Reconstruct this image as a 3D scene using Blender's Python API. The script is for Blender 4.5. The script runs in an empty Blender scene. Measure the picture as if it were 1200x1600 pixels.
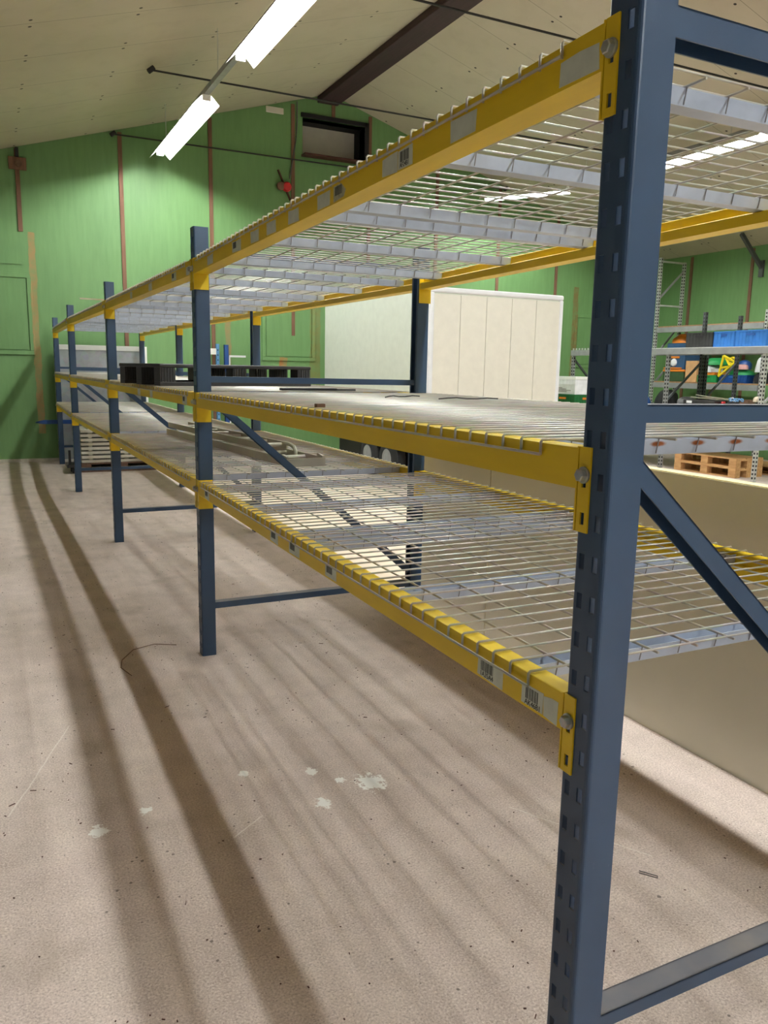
import bpy, bmesh, math, random
from mathutils import Vector, Matrix
random.seed(7)
S = bpy.context.scene
COL = S.collection

# ------------------------------------------------------------------ camera
YAW, PITCH, ROLL, FPX = 0.4615, 0.1772, 0.0193, 1242.37
CAM = Vector((-0.8396, -0.9226, 1.3927))
fw = Vector((math.sin(YAW)*math.cos(PITCH), math.cos(YAW)*math.cos(PITCH), -math.sin(PITCH)))
rt0 = Vector((math.cos(YAW), -math.sin(YAW), 0)); up0 = rt0.cross(fw)
rt = math.cos(ROLL)*rt0 + math.sin(ROLL)*up0
up = -math.sin(ROLL)*rt0 + math.cos(ROLL)*up0
cd = bpy.data.cameras.new('camera'); cam = bpy.data.objects.new('camera', cd); COL.objects.link(cam)
cam.matrix_world = Matrix(((rt.x, up.x, -fw.x, CAM.x), (rt.y, up.y, -fw.y, CAM.y), (rt.z, up.z, -fw.z, CAM.z), (0, 0, 0, 1)))
cd.sensor_fit = 'HORIZONTAL'; cd.sensor_width = 36.0; cd.lens = 36.0*FPX/1200.0
cd.clip_start = 0.02; cd.clip_end = 100
S.camera = cam

# ------------------------------------------------------------------ world, exposure
W = bpy.data.worlds.new('world'); S.world = W; W.use_nodes = True
W.node_tree.nodes['Background'].inputs[0].default_value = (0.9, 0.95, 1.0, 1)
W.node_tree.nodes['Background'].inputs[1].default_value = 0.05
S.view_settings.view_transform = 'Standard'; S.view_settings.look = 'None'
S.view_settings.exposure = 1.98; S.view_settings.gamma = 1.0; S.view_settings.use_curve_mapping = False
TUBE = 62.0          # strength of the fluorescent tubes
LAMP_COL = (0.95, 1.0, 0.98)
LX, RX, LZ = 1.48, 7.58, 4.27                     # the two lamp rows
ROW_L = [(8.22, 10.85), (4.34, 6.97), (0.46, 3.09), (-3.42, -0.79), (-7.3, -4.67)]
ROW_R = [(9.6, 11.05), (6.08, 8.71), (2.2, 4.83), (-1.68, 0.95), (-5.56, -2.93)]
try:
    S.cycles.use_denoising = True
    S.cycles.max_bounces = 8; S.cycles.diffuse_bounces = 5; S.cycles.glossy_bounces = 3
    S.cycles.sample_clamp_indirect = 4.0
    S.cycles.caustics_reflective = False; S.cycles.caustics_refractive = False
except Exception:
    pass

# ------------------------------------------------------------------ materials
def lin(r, g, b):
    f = lambda c: (c/255/12.92) if c/255 <= 0.04045 else ((c/255+0.055)/1.055)**2.4
    return (f(r), f(g), f(b), 1)

class NT:
    def __init__(s, name):
        s.m = bpy.data.materials.new(name); s.m.use_nodes = True
        s.t = s.m.node_tree; s.b = s.t.nodes['Principled BSDF']
    def n(s, k, **kw):
        x = s.t.nodes.new(k)
        for a, v in kw.items(): setattr(x, a, v)
        return x
    def link(s, a, b): s.t.links.new(a, b)
    def val(s, sock, v):
        if isinstance(v, (int, float)): sock.default_value = v
        elif isinstance(v, tuple): sock.default_value = v
        else: s.link(v, sock)
    def math(s, op, a, b=0.0, c=None, clamp=False):
        x = s.n('ShaderNodeMath', operation=op); x.use_clamp = clamp
        s.val(x.inputs[0], a); s.val(x.inputs[1], b)
        if c is not None: s.val(x.inputs[2], c)
        return x.outputs[0]
    def mix(s, f, a, b, mode='MIX'):
        x = s.n('ShaderNodeMix', data_type='RGBA', blend_type=mode)
        s.val(x.inputs[0], f); s.val(x.inputs[6], a); s.val(x.inputs[7], b)
        return x.outputs[2]
    def coord(s, kind='Object'):
        tc = s.n('ShaderNodeTexCoord'); return tc.outputs[kind]
    def geo(s): return s.n('ShaderNodeNewGeometry')
    def sep(s, v):
        x = s.n('ShaderNodeSeparateXYZ'); s.link(v, x.inputs[0]); return x.outputs
    def noise(s, v, scale, detail=4, rough=0.55):
        x = s.n('ShaderNodeTexNoise'); x.inputs['Scale'].default_value = scale
        x.inputs['Detail'].default_value = detail; x.inputs['Roughness'].default_value = rough
        s.link(v, x.inputs['Vector']); return x.outputs['Fac']
    def ramp(s, f, stops):
        x = s.n('ShaderNodeValToRGB'); s.link(f, x.inputs[0]); e = x.color_ramp.elements
        while len(e) < len(stops): e.new(0.5)
        for i, (p, c) in enumerate(stops):
            e[i].position = p; e[i].color = c if len(c) == 4 else (*c, 1)
        return x.outputs[0]
    def scale(s, v, sx, sy, sz):
        x = s.n('ShaderNodeMapping'); x.inputs['Scale'].default_value = (sx, sy, sz)
        s.link(v, x.inputs['Vector']); return x.outputs[0]
    def base(s, c): s.val(s.b.inputs['Base Color'], c)
    def set(s, **kw):
        for k, v in kw.items(): s.val(s.b.inputs[k.replace('_', ' ')], v)
    def bump(s, h, strength=0.2, dist=0.002):
        x = s.n('ShaderNodeBump'); x.inputs['Strength'].default_value = strength
        x.inputs['Distance'].default_value = dist
        s.link(h, x.inputs['Height']); s.link(x.outputs[0], s.b.inputs['Normal'])

def mat(name, rgb, rough=0.5, metal=0.0, var=0.12, scale=9.0, bump=0.0):
    t = NT(name); c = t.coord(); n = t.noise(c, scale, 5)
    d = tuple(x*(1-var) for x in rgb[:3])+(1,); l = tuple(min(1, x*(1+var)) for x in rgb[:3])+(1,)
    t.base(t.ramp(n, [(0.3, d), (0.7, l)])); t.set(Roughness=rough, Metallic=metal)
    if bump: t.bump(t.noise(c, scale*6, 3), bump)
    return t.m

def mat_floor():
    t = NT('concrete'); P = t.geo().outputs['Position']
    big = t.noise(P, 0.9, 5, 0.6); mid = t.noise(P, 6, 6, 0.65); fine = t.noise(P, 170, 4, 0.75)
    streak = t.noise(t.scale(P, 5.0, 0.7, 1), 1.3, 5, 0.6)
    c = t.ramp(big, [(0.3, lin(172, 156, 140)), (0.46, lin(194, 177, 162)), (0.56, lin(210, 188, 180)), (0.7, lin(224, 206, 192))])
    patch = t.noise(P, 2.6, 5, 0.7)
    c = t.mix(0.5, c, t.ramp(patch, [(0.32, lin(160, 146, 130)), (0.48, lin(200, 184, 170)), (0.62, lin(214, 192, 186)), (0.75, lin(222, 212, 188))]))
    c = t.mix(0.55, c, t.ramp(mid, [(0.3, lin(168, 150, 140)), (0.5, lin(207, 188, 180)), (0.72, lin(236, 218, 204))]))
    c = t.mix(0.35, c, t.ramp(streak, [(0.3, lin(168, 150, 138)), (0.65, lin(228, 210, 200))]))
    c = t.mix(t.math('MULTIPLY', t.ramp(fine, [(0.52, (0, 0, 0)), (0.66, (1, 1, 1))]), 0.58), c, lin(112, 97, 88))
    c = t.mix(t.math('MULTIPLY', t.ramp(fine, [(0.34, (1, 1, 1)), (0.48, (0, 0, 0))]), 0.55), c, lin(250, 240, 230))
    # dark specks
    v = t.n('ShaderNodeTexVoronoi'); v.inputs['Scale'].default_value = 26; t.link(P, v.inputs['Vector'])
    sp = t.math('LESS_THAN', v.outputs['Distance'], t.math('MULTIPLY', t.math('SUBTRACT', t.noise(P, 3.1, 2), 0.38), 0.5))
    c = t.mix(t.math('MULTIPLY', sp, 0.7), c, lin(84, 72, 64))
    # brown and dark stains
    st = t.ramp(t.noise(t.scale(P, 1.2, 0.8, 1), 2.3, 4), [(0.6, (0, 0, 0)), (0.72, (1, 1, 1))])
    c = t.mix(t.math('MULTIPLY', st, 0.4), c, lin(128, 114, 92))
    xyz = t.sep(P)
    # control joints across the slab and small white paint splatters
    def near(ax, v0, w):
        return t.math('LESS_THAN', t.math('ABSOLUTE', t.math('SUBTRACT', t.math('ADD', xyz[ax], t.math('MULTIPLY', t.math('SUBTRACT', mid, 0.5), 0.03)), v0)), w)
    for yj in (5.2, 8.9):
        c = t.mix(t.math('MULTIPLY', near(1, yj, 0.012), 0.35), c, lin(205, 190, 170))
    wn = t.noise(P, 38, 5, 0.8)
    for (x, y, r) in ((0.255, 1.345, 0.040), (0.06, 1.29, 0.022), (0.10, 1.50, 0.018), (-0.62, 1.42, 0.022), (-0.47, 1.48, 0.016), (0.17, 1.40, 0.014), (-.12, 1.58, .014)):
        dx = t.math('SUBTRACT', xyz[0], x); dy = t.math('SUBTRACT', xyz[1], y)
        d = t.math('SQRT', t.math('ADD', t.math('MULTIPLY', dx, dx), t.math('MULTIPLY', t.math('MULTIPLY', dy, dy), 0.8)))
        m = t.math('GREATER_THAN', t.math('SUBTRACT', t.math('MULTIPLY', t.math('SUBTRACT', wn, 0.28), r*5.0), d), 0.0)
        c = t.mix(t.math('MULTIPLY', m, 0.95), c, lin(248, 246, 240))
    wob = t.math('MULTIPLY', t.math('SUBTRACT', mid, 0.5), 0.02)
    for (x0, y0, x1, y1) in ((-.86, 1.62, -.63, 2.22), (-.26, 1.22, -.14, 1.30), (.83, .62, .60, 1.02)):
        L = math.hypot(x1-x0, y1-y0); ux, uy = (x1-x0)/L, (y1-y0)/L
        px = t.math('SUBTRACT', xyz[0], x0); py = t.math('SUBTRACT', xyz[1], y0)
        al = t.math('ADD', t.math('MULTIPLY', px, ux), t.math('MULTIPLY', py, uy))
        ac = t.math('ABSOLUTE', t.math('ADD', t.math('SUBTRACT', t.math('MULTIPLY', px, uy), t.math('MULTIPLY', py, ux)), wob))
        m = t.math('MULTIPLY', t.math('LESS_THAN', ac, 0.0022), t.math('MULTIPLY', t.math('GREATER_THAN', al, 0.0), t.math('LESS_THAN', al, L)))
        c = t.mix(t.math('MULTIPLY', m, 0.5), c, lin(240, 234, 224))
    t.base(c); t.set(Roughness=0.72)
    t.bump(t.math('ADD', fine, mid), 0.25, 0.0015)
    return t.m

def mat_green(name, axis, bands):
    t = NT(name); P = t.geo().outputs['Position']; xyz = t.sep(P)
    n = t.noise(P, 0.8, 4); f = t.noise(t.scale(P, 6, 6, 0.7), 3, 4)
    c = t.ramp(n, [(0.3, lin(102, 141, 86)), (0.7, lin(112, 152, 95))])
    c = t.mix(0.15, c, t.ramp(f, [(0.35, lin(92, 132, 78)), (0.65, lin(130, 170, 112))]))
    jit = t.math('MULTIPLY', t.math('SUBTRACT', t.noise(P, 5, 4), 0.5), 0.06)
    for (x0, w, z0, z1, col) in bands:
        d = t.math('ABSOLUTE', t.math('SUBTRACT', t.math('ADD', xyz[axis], jit), x0))
        m = t.math('MULTIPLY', t.math('LESS_THAN', d, w), t.math('MULTIPLY', t.math('GREATER_THAN', xyz[2], z0), t.math('LESS_THAN', t.math('ADD', xyz[2], jit), z1)))
        m = t.math('MULTIPLY', m, t.ramp(t.noise(P, 9, 4), [(0.3, (0.35, 0.35, 0.35)), (0.6, (0.85, 0.85, 0.85))]))
        c = t.mix(m, c, lin(*col))
    t.base(c); t.set(Roughness=0.55); t.bump(t.noise(P, 30, 3), 0.08)
    return t.m

def mat_ceiling():
    t = NT('ceiling_panels'); P = t.geo().outputs['Position']; xyz = t.sep(P)
    n = t.noise(P, 0.7, 4)
    c = t.ramp(n, [(0.3, lin(188, 176, 156)), (0.7, lin(200, 188, 168))])
    c = t.mix(t.math('MULTIPLY', t.ramp(t.noise(P, 4, 5), [(0.5, (0, 0, 0)), (0.8, (1, 1, 1))]), 0.25), c, lin(156, 144, 118))
    q = t.math('DIVIDE', t.math('SUBTRACT', xyz[1], 7.05), 0.88)
    dy = t.math('MULTIPLY', t.math('ABSOLUTE', t.math('SUBTRACT', q, t.math('ROUND', q))), 0.88)
    seam = t.math('LESS_THAN', dy, 0.0035)
    ax = t.math('DIVIDE', t.math('SUBTRACT', t.math('ABSOLUTE', t.math('SUBTRACT', xyz[0], 4.25)), 0.93), 0.91)
    dx = t.math('MULTIPLY', t.math('ABSOLUTE', t.math('SUBTRACT', ax, t.math('ROUND', ax))), 0.91)
    ddy = t.math('SUBTRACT', dy, 0.075)
    r = t.math('SQRT', t.math('ADD', t.math('MULTIPLY', dx, dx), t.math('MULTIPLY', ddy, ddy)))
    dot = t.math('LESS_THAN', r, 0.016)
    c = t.mix(t.math('MULTIPLY', seam, 0.6), c, lin(70, 62, 48))
    c = t.mix(dot, c, lin(45, 32, 28))
    t.base(c); t.set(Roughness=0.6)
    return t.m

def mat_blue():
    t = NT('blue_grey_powder_coat'); c = t.coord(); P = t.geo().outputs['Position']; g = t.geo()
    n = t.noise(P, 3, 4)
    col = t.ramp(n, [(0.3, lin(44, 67, 95)), (0.7, lin(50, 74, 103))])
    ng = t.sep(g.outputs['Normal'])[2]
    dust = t.math('MULTIPLY', t.ramp(ng, [(0.75, (0, 0, 0)), (0.95, (1, 1, 1))]), t.ramp(t.noise(P, 7, 4), [(0.25, (0.35, 0.35, 0.35)), (0.7, (0.9, 0.9, 0.9))]))
    col = t.mix(t.math('MULTIPLY', dust, 0.62), col, lin(165, 152, 138))
    sc = t.ramp(t.noise(t.scale(P, 40, 40, 6), 2.5, 5, 0.7), [(0.70, (0, 0, 0)), (0.74, (1, 1, 1))])
    col = t.mix(t.math('MULTIPLY', sc, 0.35), col, lin(150, 160, 170))
    t.base(col); t.set(Roughness=t.math('ADD', 0.36, t.math('MULTIPLY', dust, 0.4)))
    t.b.inputs['Specular IOR Level'].default_value = 0.5
    return t.m

def mat_yellow():
    t = NT('yellow_powder_coat'); P = t.geo().outputs['Position']
    n = t.noise(t.scale(P, 8, 1.5, 8), 2.0, 5)
    col = t.ramp(n, [(0.3, lin(224, 190, 14)), (0.7, lin(238, 204, 28))])
    chips = t.ramp(t.noise(P, 55, 4, 0.7), [(0.69, (0, 0, 0)), (0.73, (1, 1, 1))])
    area = t.ramp(t.noise(P, 4, 3), [(0.48, (0, 0, 0)), (0.62, (1, 1, 1))])
    col = t.mix(t.math('MULTIPLY', chips, area), col, lin(60, 40, 22))
    t.base(col); t.set(Roughness=0.42)
    return t.m

def mat_galv(name, rgb, rust=False, sc=18, metal=0.55, rough=0.42):
    t = NT(name); c = t.coord('Object'); P = t.geo().outputs['Position']
    v = t.n('ShaderNodeTexVoronoi'); v.inputs['Scale'].default_value = sc; t.link(P, v.inputs['Vector'])
    n = t.noise(P, sc*0.4, 4)
    base = t.ramp(n, [(0.25, tuple(x*0.72 for x in rgb[:3])), (0.75, tuple(min(1, x*1.12) for x in rgb[:3]))])
    base = t.mix(0.12, base, v.outputs['Color'], 'MULTIPLY')
    t.base(base); t.set(Metallic=metal, Roughness=rough)
    return t.m

def mat_channel():
    # galvanised channel: smooth light grey with small rust marks at the wire welds
    t = NT('galvanised_channel'); c = t.coord('Object'); xyz = t.sep(c)
    n = t.noise(c, 12, 4)
    base = t.ramp(n, [(0.3, lin(174, 184, 202)), (0.7, lin(192, 202, 220))])
    q = t.math('DIVIDE', t.math('SUBTRACT', xyz[0], 0.088), 0.1035)
    dx = t.math('MULTIPLY', t.math('ABSOLUTE', t.math('SUBTRACT', q, t.math('ROUND', q))), 0.1035)
    dz = t.math('MULTIPLY', t.math('ADD', xyz[2], 0.013), 3.0)
    r = t.math('SQRT', t.math('ADD', t.math('MULTIPLY', dx, dx), t.math('MULTIPLY', dz, dz)))
    m = t.math('LESS_THAN', t.math('ADD', r, t.math('MULTIPLY', t.noise(c, 90, 3), 0.008)), 0.013)
    oi = t.n('ShaderNodeObjectInfo')
    pick = t.math('GREATER_THAN', oi.outputs['Random'], 2.0)
    t.base(base); t.set(Metallic=0.25, Roughness=0.42)
    return t.m

def mat_channel_rust():
    m = mat_channel().copy(); m.name = 'rusty_channel'
    nt = m.node_tree
    # re-create the rust mix here: every welded joint on this channel has bled rust
    t = NT.__new__(NT); t.m = m; t.t = nt; t.b = nt.nodes['Principled BSDF']
    c = t.coord('Object'); xyz = t.sep(c)
    q = t.math('DIVIDE', t.math('SUBTRACT', xyz[0], 0.088), 0.1035)
    dx = t.math('MULTIPLY', t.math('ABSOLUTE', t.math('SUBTRACT', q, t.math('ROUND', q))), 0.1035)
    dz = t.math('MULTIPLY', t.math('ADD', xyz[2], 0.013), 3.6)
    r = t.math('SQRT', t.math('ADD', t.math('MULTIPLY', dx, dx), t.math('MULTIPLY', dz, dz)))
    rr = t.math('ADD', r, t.math('MULTIPLY', t.noise(c, 120, 3), 0.008))
    msk = t.ramp(rr, [(0.017, (1, 1, 1)), (0.026, (0, 0, 0))])
    old = t.b.inputs['Base Color'].links[0].from_socket
    t.base(t.mix(msk, old, lin(150, 84, 40)))
    return m

def mat_wood(name, a, b, sx=1, sy=1, sz=1):
    t = NT(name); c = t.coord('Object')
    w = t.noise(t.scale(c, 30*sx, 30*sy, 30*sz), 1.0, 5)
    t.base(t.ramp(w, [(0.3, lin(*a)), (0.7, lin(*b))])); t.set(Roughness=0.75); t.bump(w, 0.15)
    return t.m

def emit(name, col, st):
    m = bpy.data.materials.new(name); m.use_nodes = True; nt = m.node_tree
    nt.nodes.remove(nt.nodes['Principled BSDF']); e = nt.nodes.new('ShaderNodeEmission')
    n = nt.nodes.new('ShaderNodeTexNoise'); n.inputs['Scale'].default_value = 2
    r = nt.nodes.new('ShaderNodeValToRGB'); r.color_ramp.elements[0].color = (*col, 1)
    r.color_ramp.elements[1].color = (min(1, col[0]), min(1, col[1]*1.01), min(1, col[2]*1.02), 1)
    nt.links.new(n.outputs['Fac'], r.inputs[0]); nt.links.new(r.outputs[0], e.inputs[0])
    e.inputs[1].default_value = st
    nt.links.new(e.outputs[0], nt.nodes['Material Output'].inputs[0])
    return m

ORB = (168, 130, 82); BRN = (150, 124, 84)
M = dict(
    floor=mat_floor(), litfloor=mat('lit_floor_cream', lin(222, 204, 184), 0.55, var=.06, scale=4), dullwall=mat('dull_grey_wall', lin(104, 104, 102), 0.7), palewall=mat('pale_wall', lin(226, 224, 220), 0.7),
    gable=mat_green('green_gable', 0, [(-0.17, 0.045, 0.4, 3.15, ORB), (2.56, 0.045, 0.9, 2.6, BRN), (4.0, 0.09, 1.0, 2.6, (128, 128, 70)), (9.3, 0.06, 1.0, 3.0, (130, 104, 60)), (3.45, 0.07, 1.38, 1.55, (176, 104, 52))]),
    side=mat_green('green_side_wall', 1, [(9.6, 0.04, 0.3, 2.0, BRN)]),
    ceiling=mat_ceiling(), blue=mat_blue(), yellow=mat_yellow(),
    wire=mat_galv('zinc_wire', lin(196, 192, 182), metal=0.35, rough=0.4), chan=mat_channel(), chanrust=mat_channel_rust(),
    bolt=mat_galv('zinc_bolt', lin(190, 192, 184), metal=0.8, rough=0.32, sc=60),
    zinc=mat_galv('galvanised_sheet', lin(176, 180, 184), metal=0.3, rough=0.5, sc=14),
    alu=mat_galv('aluminium', lin(196, 190, 174), metal=0.5, rough=0.4, sc=6),
    grey=mat('grey_rack_paint', lin(150, 150, 150), 0.45, 0.2), greylight=mat('light_grey_galvanised', lin(196, 196, 192), 0.45, 0.3),
    greydark=mat('dark_grey_rack_paint', lin(70, 72, 74), 0.5),
    brown=mat_wood('brown_lath', (108, 76, 58), (132, 94, 72), 1, 1, .1),
    ridge=mat_wood('dark_purple_beam', (52, 34, 38), (66, 44, 48), 1, .1, 1),
    wood=mat_wood('pallet_wood', (178, 132, 84), (212, 168, 116), 1, .15, 1), oldwood=mat_wood('old_dark_wood', (90, 66, 52), (122, 92, 74)),
    chip=mat_wood('chipboard', (150, 112, 80), (176, 136, 100)), black=mat('black_steel', lin(28, 26, 26), 0.5),
    blackplastic=mat('black_plastic', lin(44, 42, 43), 0.5, var=.25), rubber=mat('tyre_rubber', lin(26, 26, 28), 0.75),
    white=mat('white_enamel', lin(236, 236, 230), 0.4, var=.03), cream=mat('cream_panel', lin(217, 212, 200), 0.45, var=.04),
    creamside=mat('pale_panel', lin(205, 208, 196), 0.45, var=.04), whitetrim=mat('white_trim', lin(222, 222, 226), 0.35, var=.04),
    foam=mat('yellow_foam', lin(236, 222, 168), 0.8, var=.18, scale=60), panelgrey=mat('grey_green_panel', lin(226, 224, 208), 0.5, var=.03, scale=3),
    cableb=mat('black_cable', lin(30, 26, 26), 0.6), label=mat('paper_label', lin(206, 212, 196), 0.6, var=.07, scale=40),
    dirtylabel=mat('dirty_label', lin(178, 176, 148), 0.7, var=.3, scale=60), ink=mat('black_ink', lin(40, 44, 42), 0.6, var=.2, scale=200),
    wireshade=mat('wire_shade_line', lin(138, 136, 140), 0.5), red=mat('red_plastic', lin(190, 36, 40), 0.4), redwood=mat('dark_red_lath', lin(78, 42, 34), 0.7),
    bluec=mat('blue_crate', lin(52, 116, 190), 0.45), bluedark=mat('blue_paint', lin(30, 74, 140), 0.4), bluelight=mat('light_blue_paint', lin(96, 150, 200), 0.4),
    greenc=mat('green_crate', lin(32, 104, 54), 0.45), greenb=mat('bright_green', lin(40, 150, 82), 0.5), greend=mat('dark_green_box', lin(56, 82, 50), 0.6),
    card=mat('cardboard', lin(206, 160, 112), 0.75), orange=mat('orange_plastic', lin(226, 130, 40), 0.45), yellowp=mat('yellow_plastic', lin(244, 214, 40), 0.4),
    navy=mat('navy_cloth', lin(40, 76, 110), 0.7), darkcloth=mat('dark_cloth', lin(34, 34, 36), 0.85, var=.3), greycloth=mat('grey_cloth', lin(92, 92, 92), 0.85),
    pink=mat('pink_cloth', lin(212, 160, 156), 0.7), paper=mat('white_paper', lin(232, 232, 234), 0.6), creamboard=mat('cream_board', lin(214, 198, 176), 0.6),
    skirt=mat('whitewashed_plinth', lin(206, 200, 184), 0.8, var=.2, scale=14),
    slat=mat('pale_slat', lin(206, 202, 188), 0.55, var=.08), tube=emit('fluorescent_tube', LAMP_COL, TUBE), dark=mat('dark_recess', lin(24, 20, 24), 0.8),
)

# ------------------------------------------------------------------ mesh builder
class MB:
    def __init__(s): s.v = []; s.f = []
    def add(s, vs, fs):
        o = len(s.v); s.v += [tuple(v) for v in vs]; s.f += [tuple(i+o for i in f) for f in fs]; return s
    def box(s, x0, x1, y0, y1, z0, z1):
        vs = [(x, y, z) for z in (z0, z1) for y in (y0, y1) for x in (x0, x1)]
        return s.add(vs, [(0, 2, 3, 1), (4, 5, 7, 6), (0, 1, 5, 4), (2, 6, 7, 3), (0, 4, 6, 2), (1, 3, 7, 5)])
    def obox(s, c, size, rot):               # oriented box: rot = Matrix 3x3
        hx, hy, hz = size[0]/2, size[1]/2, size[2]/2
        vs = [Vector(c)+rot @ Vector((x, y, z)) for z in (-hz, hz) for y in (-hy, hy) for x in (-hx, hx)]
        return s.add(vs, [(0, 2, 3, 1), (4, 5, 7, 6), (0, 1, 5, 4), (2, 6, 7, 3), (0, 4, 6, 2), (1, 3, 7, 5)])
    def bar(s, a, b, w, h, upv=(0, 0, 1)):   # rectangular bar from a to b
        a, b = Vector(a), Vector(b); d = (b-a); L = d.length; d.normalize()
        u = Vector(upv); sd = d.cross(u)
        if sd.length < 1e-4: sd = d.cross(Vector((1, 0, 0)))
        sd.normalize(); u = sd.cross(d)
        R = Matrix((d, sd, u)).transposed()
        return s.obox((a+b)/2, (L, w, h), R)
    def chan(s, a, b, w, h, t=0.003, upv=(0, 0, 1)):   # channel section, web on top, flanges down
        a, b = Vector(a), Vector(b); d = (b-a); L = d.length; d.normalize()
        sd = d.cross(Vector(upv)); sd.normalize(); u = sd.cross(d)
        R = Matrix((d, sd, u)).transposed(); c = (a+b)/2
        s.obox(c - u*(t/2), (L, w, t), R)
        for k in (-1, 1): s.obox(c - u*(h/2) + sd*k*(w/2-t/2), (L, t, h), R)
        return s
    def tube(s, pts, r, n=6, cap=True):
        pts = [Vector(p) for p in pts]; rings = []
        for i, p in enumerate(pts):
            if i == 0: d = pts[1]-p
            elif i == len(pts)-1: d = p-pts[i-1]
            else: d = (pts[i+1]-p).normalized()+(p-pts[i-1]).normalized()
            d.normalize(); ref = Vector((0, 0, 1)) if abs(d.z) < 0.9 else Vector((0, 1, 0))
            if i == 0: a = d.cross(ref).normalized()
            else:
                a = (a - d*a.dot(d)); a = a.normalized() if a.length > 1e-5 else d.cross(ref).normalized()
            b = d.cross(a)
            rr = r[i] if isinstance(r, (list, tuple)) else r
            rings.append([p+rr*(math.cos(2*math.pi*k/n)*a+math.sin(2*math.pi*k/n)*b) for k in range(n)])
        vs = [v for R_ in rings for v in R_]; fs = []
        for i in range(len(pts)-1):
            for k in range(n):
                fs.append((i*n+k, i*n+(k+1) % n, (i+1)*n+(k+1) % n, (i+1)*n+k))
        if cap: fs.append(tuple(range(n))[::-1]); fs.append(tuple((len(pts)-1)*n+k for k in range(n)))
        return s.add(vs, fs)
    def prism(s, poly, axis, a, b):          # polygon (2D) extruded along an axis
        def P(u, v, w): return {0: (w, u, v), 1: (u, w, v), 2: (u, v, w)}[axis]
        n = len(poly); vs = [P(u, v, a) for u, v in poly]+[P(u, v, b) for u, v in poly]
        fs = [tuple(range(n))[::-1], tuple(range(n, 2*n))]+[(i, (i+1) % n, n+(i+1) % n, n+i) for i in range(n)]
        return s.add(vs, fs)
    def lathe(s, prof, c, axis, n=20):       # profile (r, h) about an axis through c
        vs = []; fs = []
        for r, h in prof:
            for k in range(n):
                a = 2*math.pi*k/n; p = [0, 0, 0]
                o = [i for i in range(3) if i != axis]
                p[o[0]] = r*math.cos(a); p[o[1]] = r*math.sin(a); p[axis] = h
                vs.append((c[0]+p[0], c[1]+p[1], c[2]+p[2]))
        for i in range(len(prof)-1):
            for k in range(n): fs.append((i*n+k, i*n+(k+1) % n, (i+1)*n+(k+1) % n, (i+1)*n+k))
        fs.append(tuple(range(n))); fs.append(tuple((len(prof)-1)*n+k for k in range(n)))
        return s.add(vs, fs)
    def blob(s, c, size, seed=0, amp=0.18, nu=14, nv=8, flat=True):   # soft heap
        rnd = random.Random(seed); ph = [rnd.uniform(0, 6.28) for _ in range(6)]
        vs = []; fs = []
        for j in range(nv+1):
            th = math.pi/2*(1-j/nv) if flat else math.pi*(j/nv-0.5)
            th = math.pi/2*j/nv if flat else th
            for i in range(nu):
                a = 2*math.pi*i/nu
                k = 1+amp*(math.sin(3*a+ph[0])*0.6+math.sin(5*a+ph[1]+2*th)*0.5+math.sin(7*a+4*th+ph[2])*0.35)
                vs.append((c[0]+size[0]/2*math.cos(a)*math.cos(th)**0.6*k if math.cos(th) > 0 else c[0],
                           c[1]+size[1]/2*math.sin(a)*math.cos(th)**0.6*k if math.cos(th) > 0 else c[1],
                           c[2]+size[2]*math.sin(th)*(1+amp*math.sin(2*a+ph[3]+3*th)*math.cos(th))))
        for j in range(nv):
            for i in range(nu): fs.append((j*nu+i, j*nu+(i+1) % nu, (j+1)*nu+(i+1) % nu, (j+1)*nu+i))
        fs.append(tuple(range(nu))[::-1])
        return s.add(vs, fs)
    def mesh(s, name, m, smooth=None):
        me = bpy.data.meshes.new(name); me.from_pydata(s.v, [], s.f)
        bm = bmesh.new(); bm.from_mesh(me); bmesh.ops.remove_doubles(bm, verts=bm.verts, dist=1e-6) if False else None
        bmesh.ops.recalc_face_normals(bm, faces=bm.faces); bm.to_mesh(me); bm.free()
        me.materials.append(m)
        if smooth is not None:
            me.shade_smooth(); me.set_sharp_from_angle(angle=math.radians(smooth))
        me.update(); return me
    def mark(s): s.mk = len(s.f); return s      # faces after this take the second material
    def build2(s, name, m, m2, parent=None):
        o = s.build(name, m, parent); o.data.materials.append(m2)
        for p in o.data.polygons:
            if p.index >= s.mk: p.material_index = 1
        return o
    def build(s, name, m, parent=None, loc=None, smooth=None, bevel=0):
        o = bpy.data.objects.new(name, s.mesh(name, m, smooth)); COL.objects.link(o)
        if parent: o.parent = parent
        if loc: o.location = loc
        if bevel:
            b = o.modifiers.new('bevel', 'BEVEL'); b.width = bevel; b.segments = 2; b.limit_method = 'ANGLE'
        return o

def inst(name, me, parent=None, loc=(0, 0, 0)):
    o = bpy.data.objects.new(name, me); COL.objects.link(o); o.parent = parent; o.location = loc; return o
def tag(o, label=None, cat=None, group=None, kind=None):
    if label: o['label'] = label
    if cat: o['category'] = cat
    if group: o['group'] = group
    if kind: o['kind'] = kind
    return o
def thing(name, label, cat, loc=(0, 0, 0), rot=(0, 0, 0), group=None):
    o = bpy.data.objects.new(name, None); o.empty_display_size = 0.1; COL.objects.link(o)
    o.location = loc; o.rotation_euler = rot; return tag(o, label, cat, group)
def struct(mb, name, m, **kw):
    return tag(mb.build(name, m, **kw), kind='structure')

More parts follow.
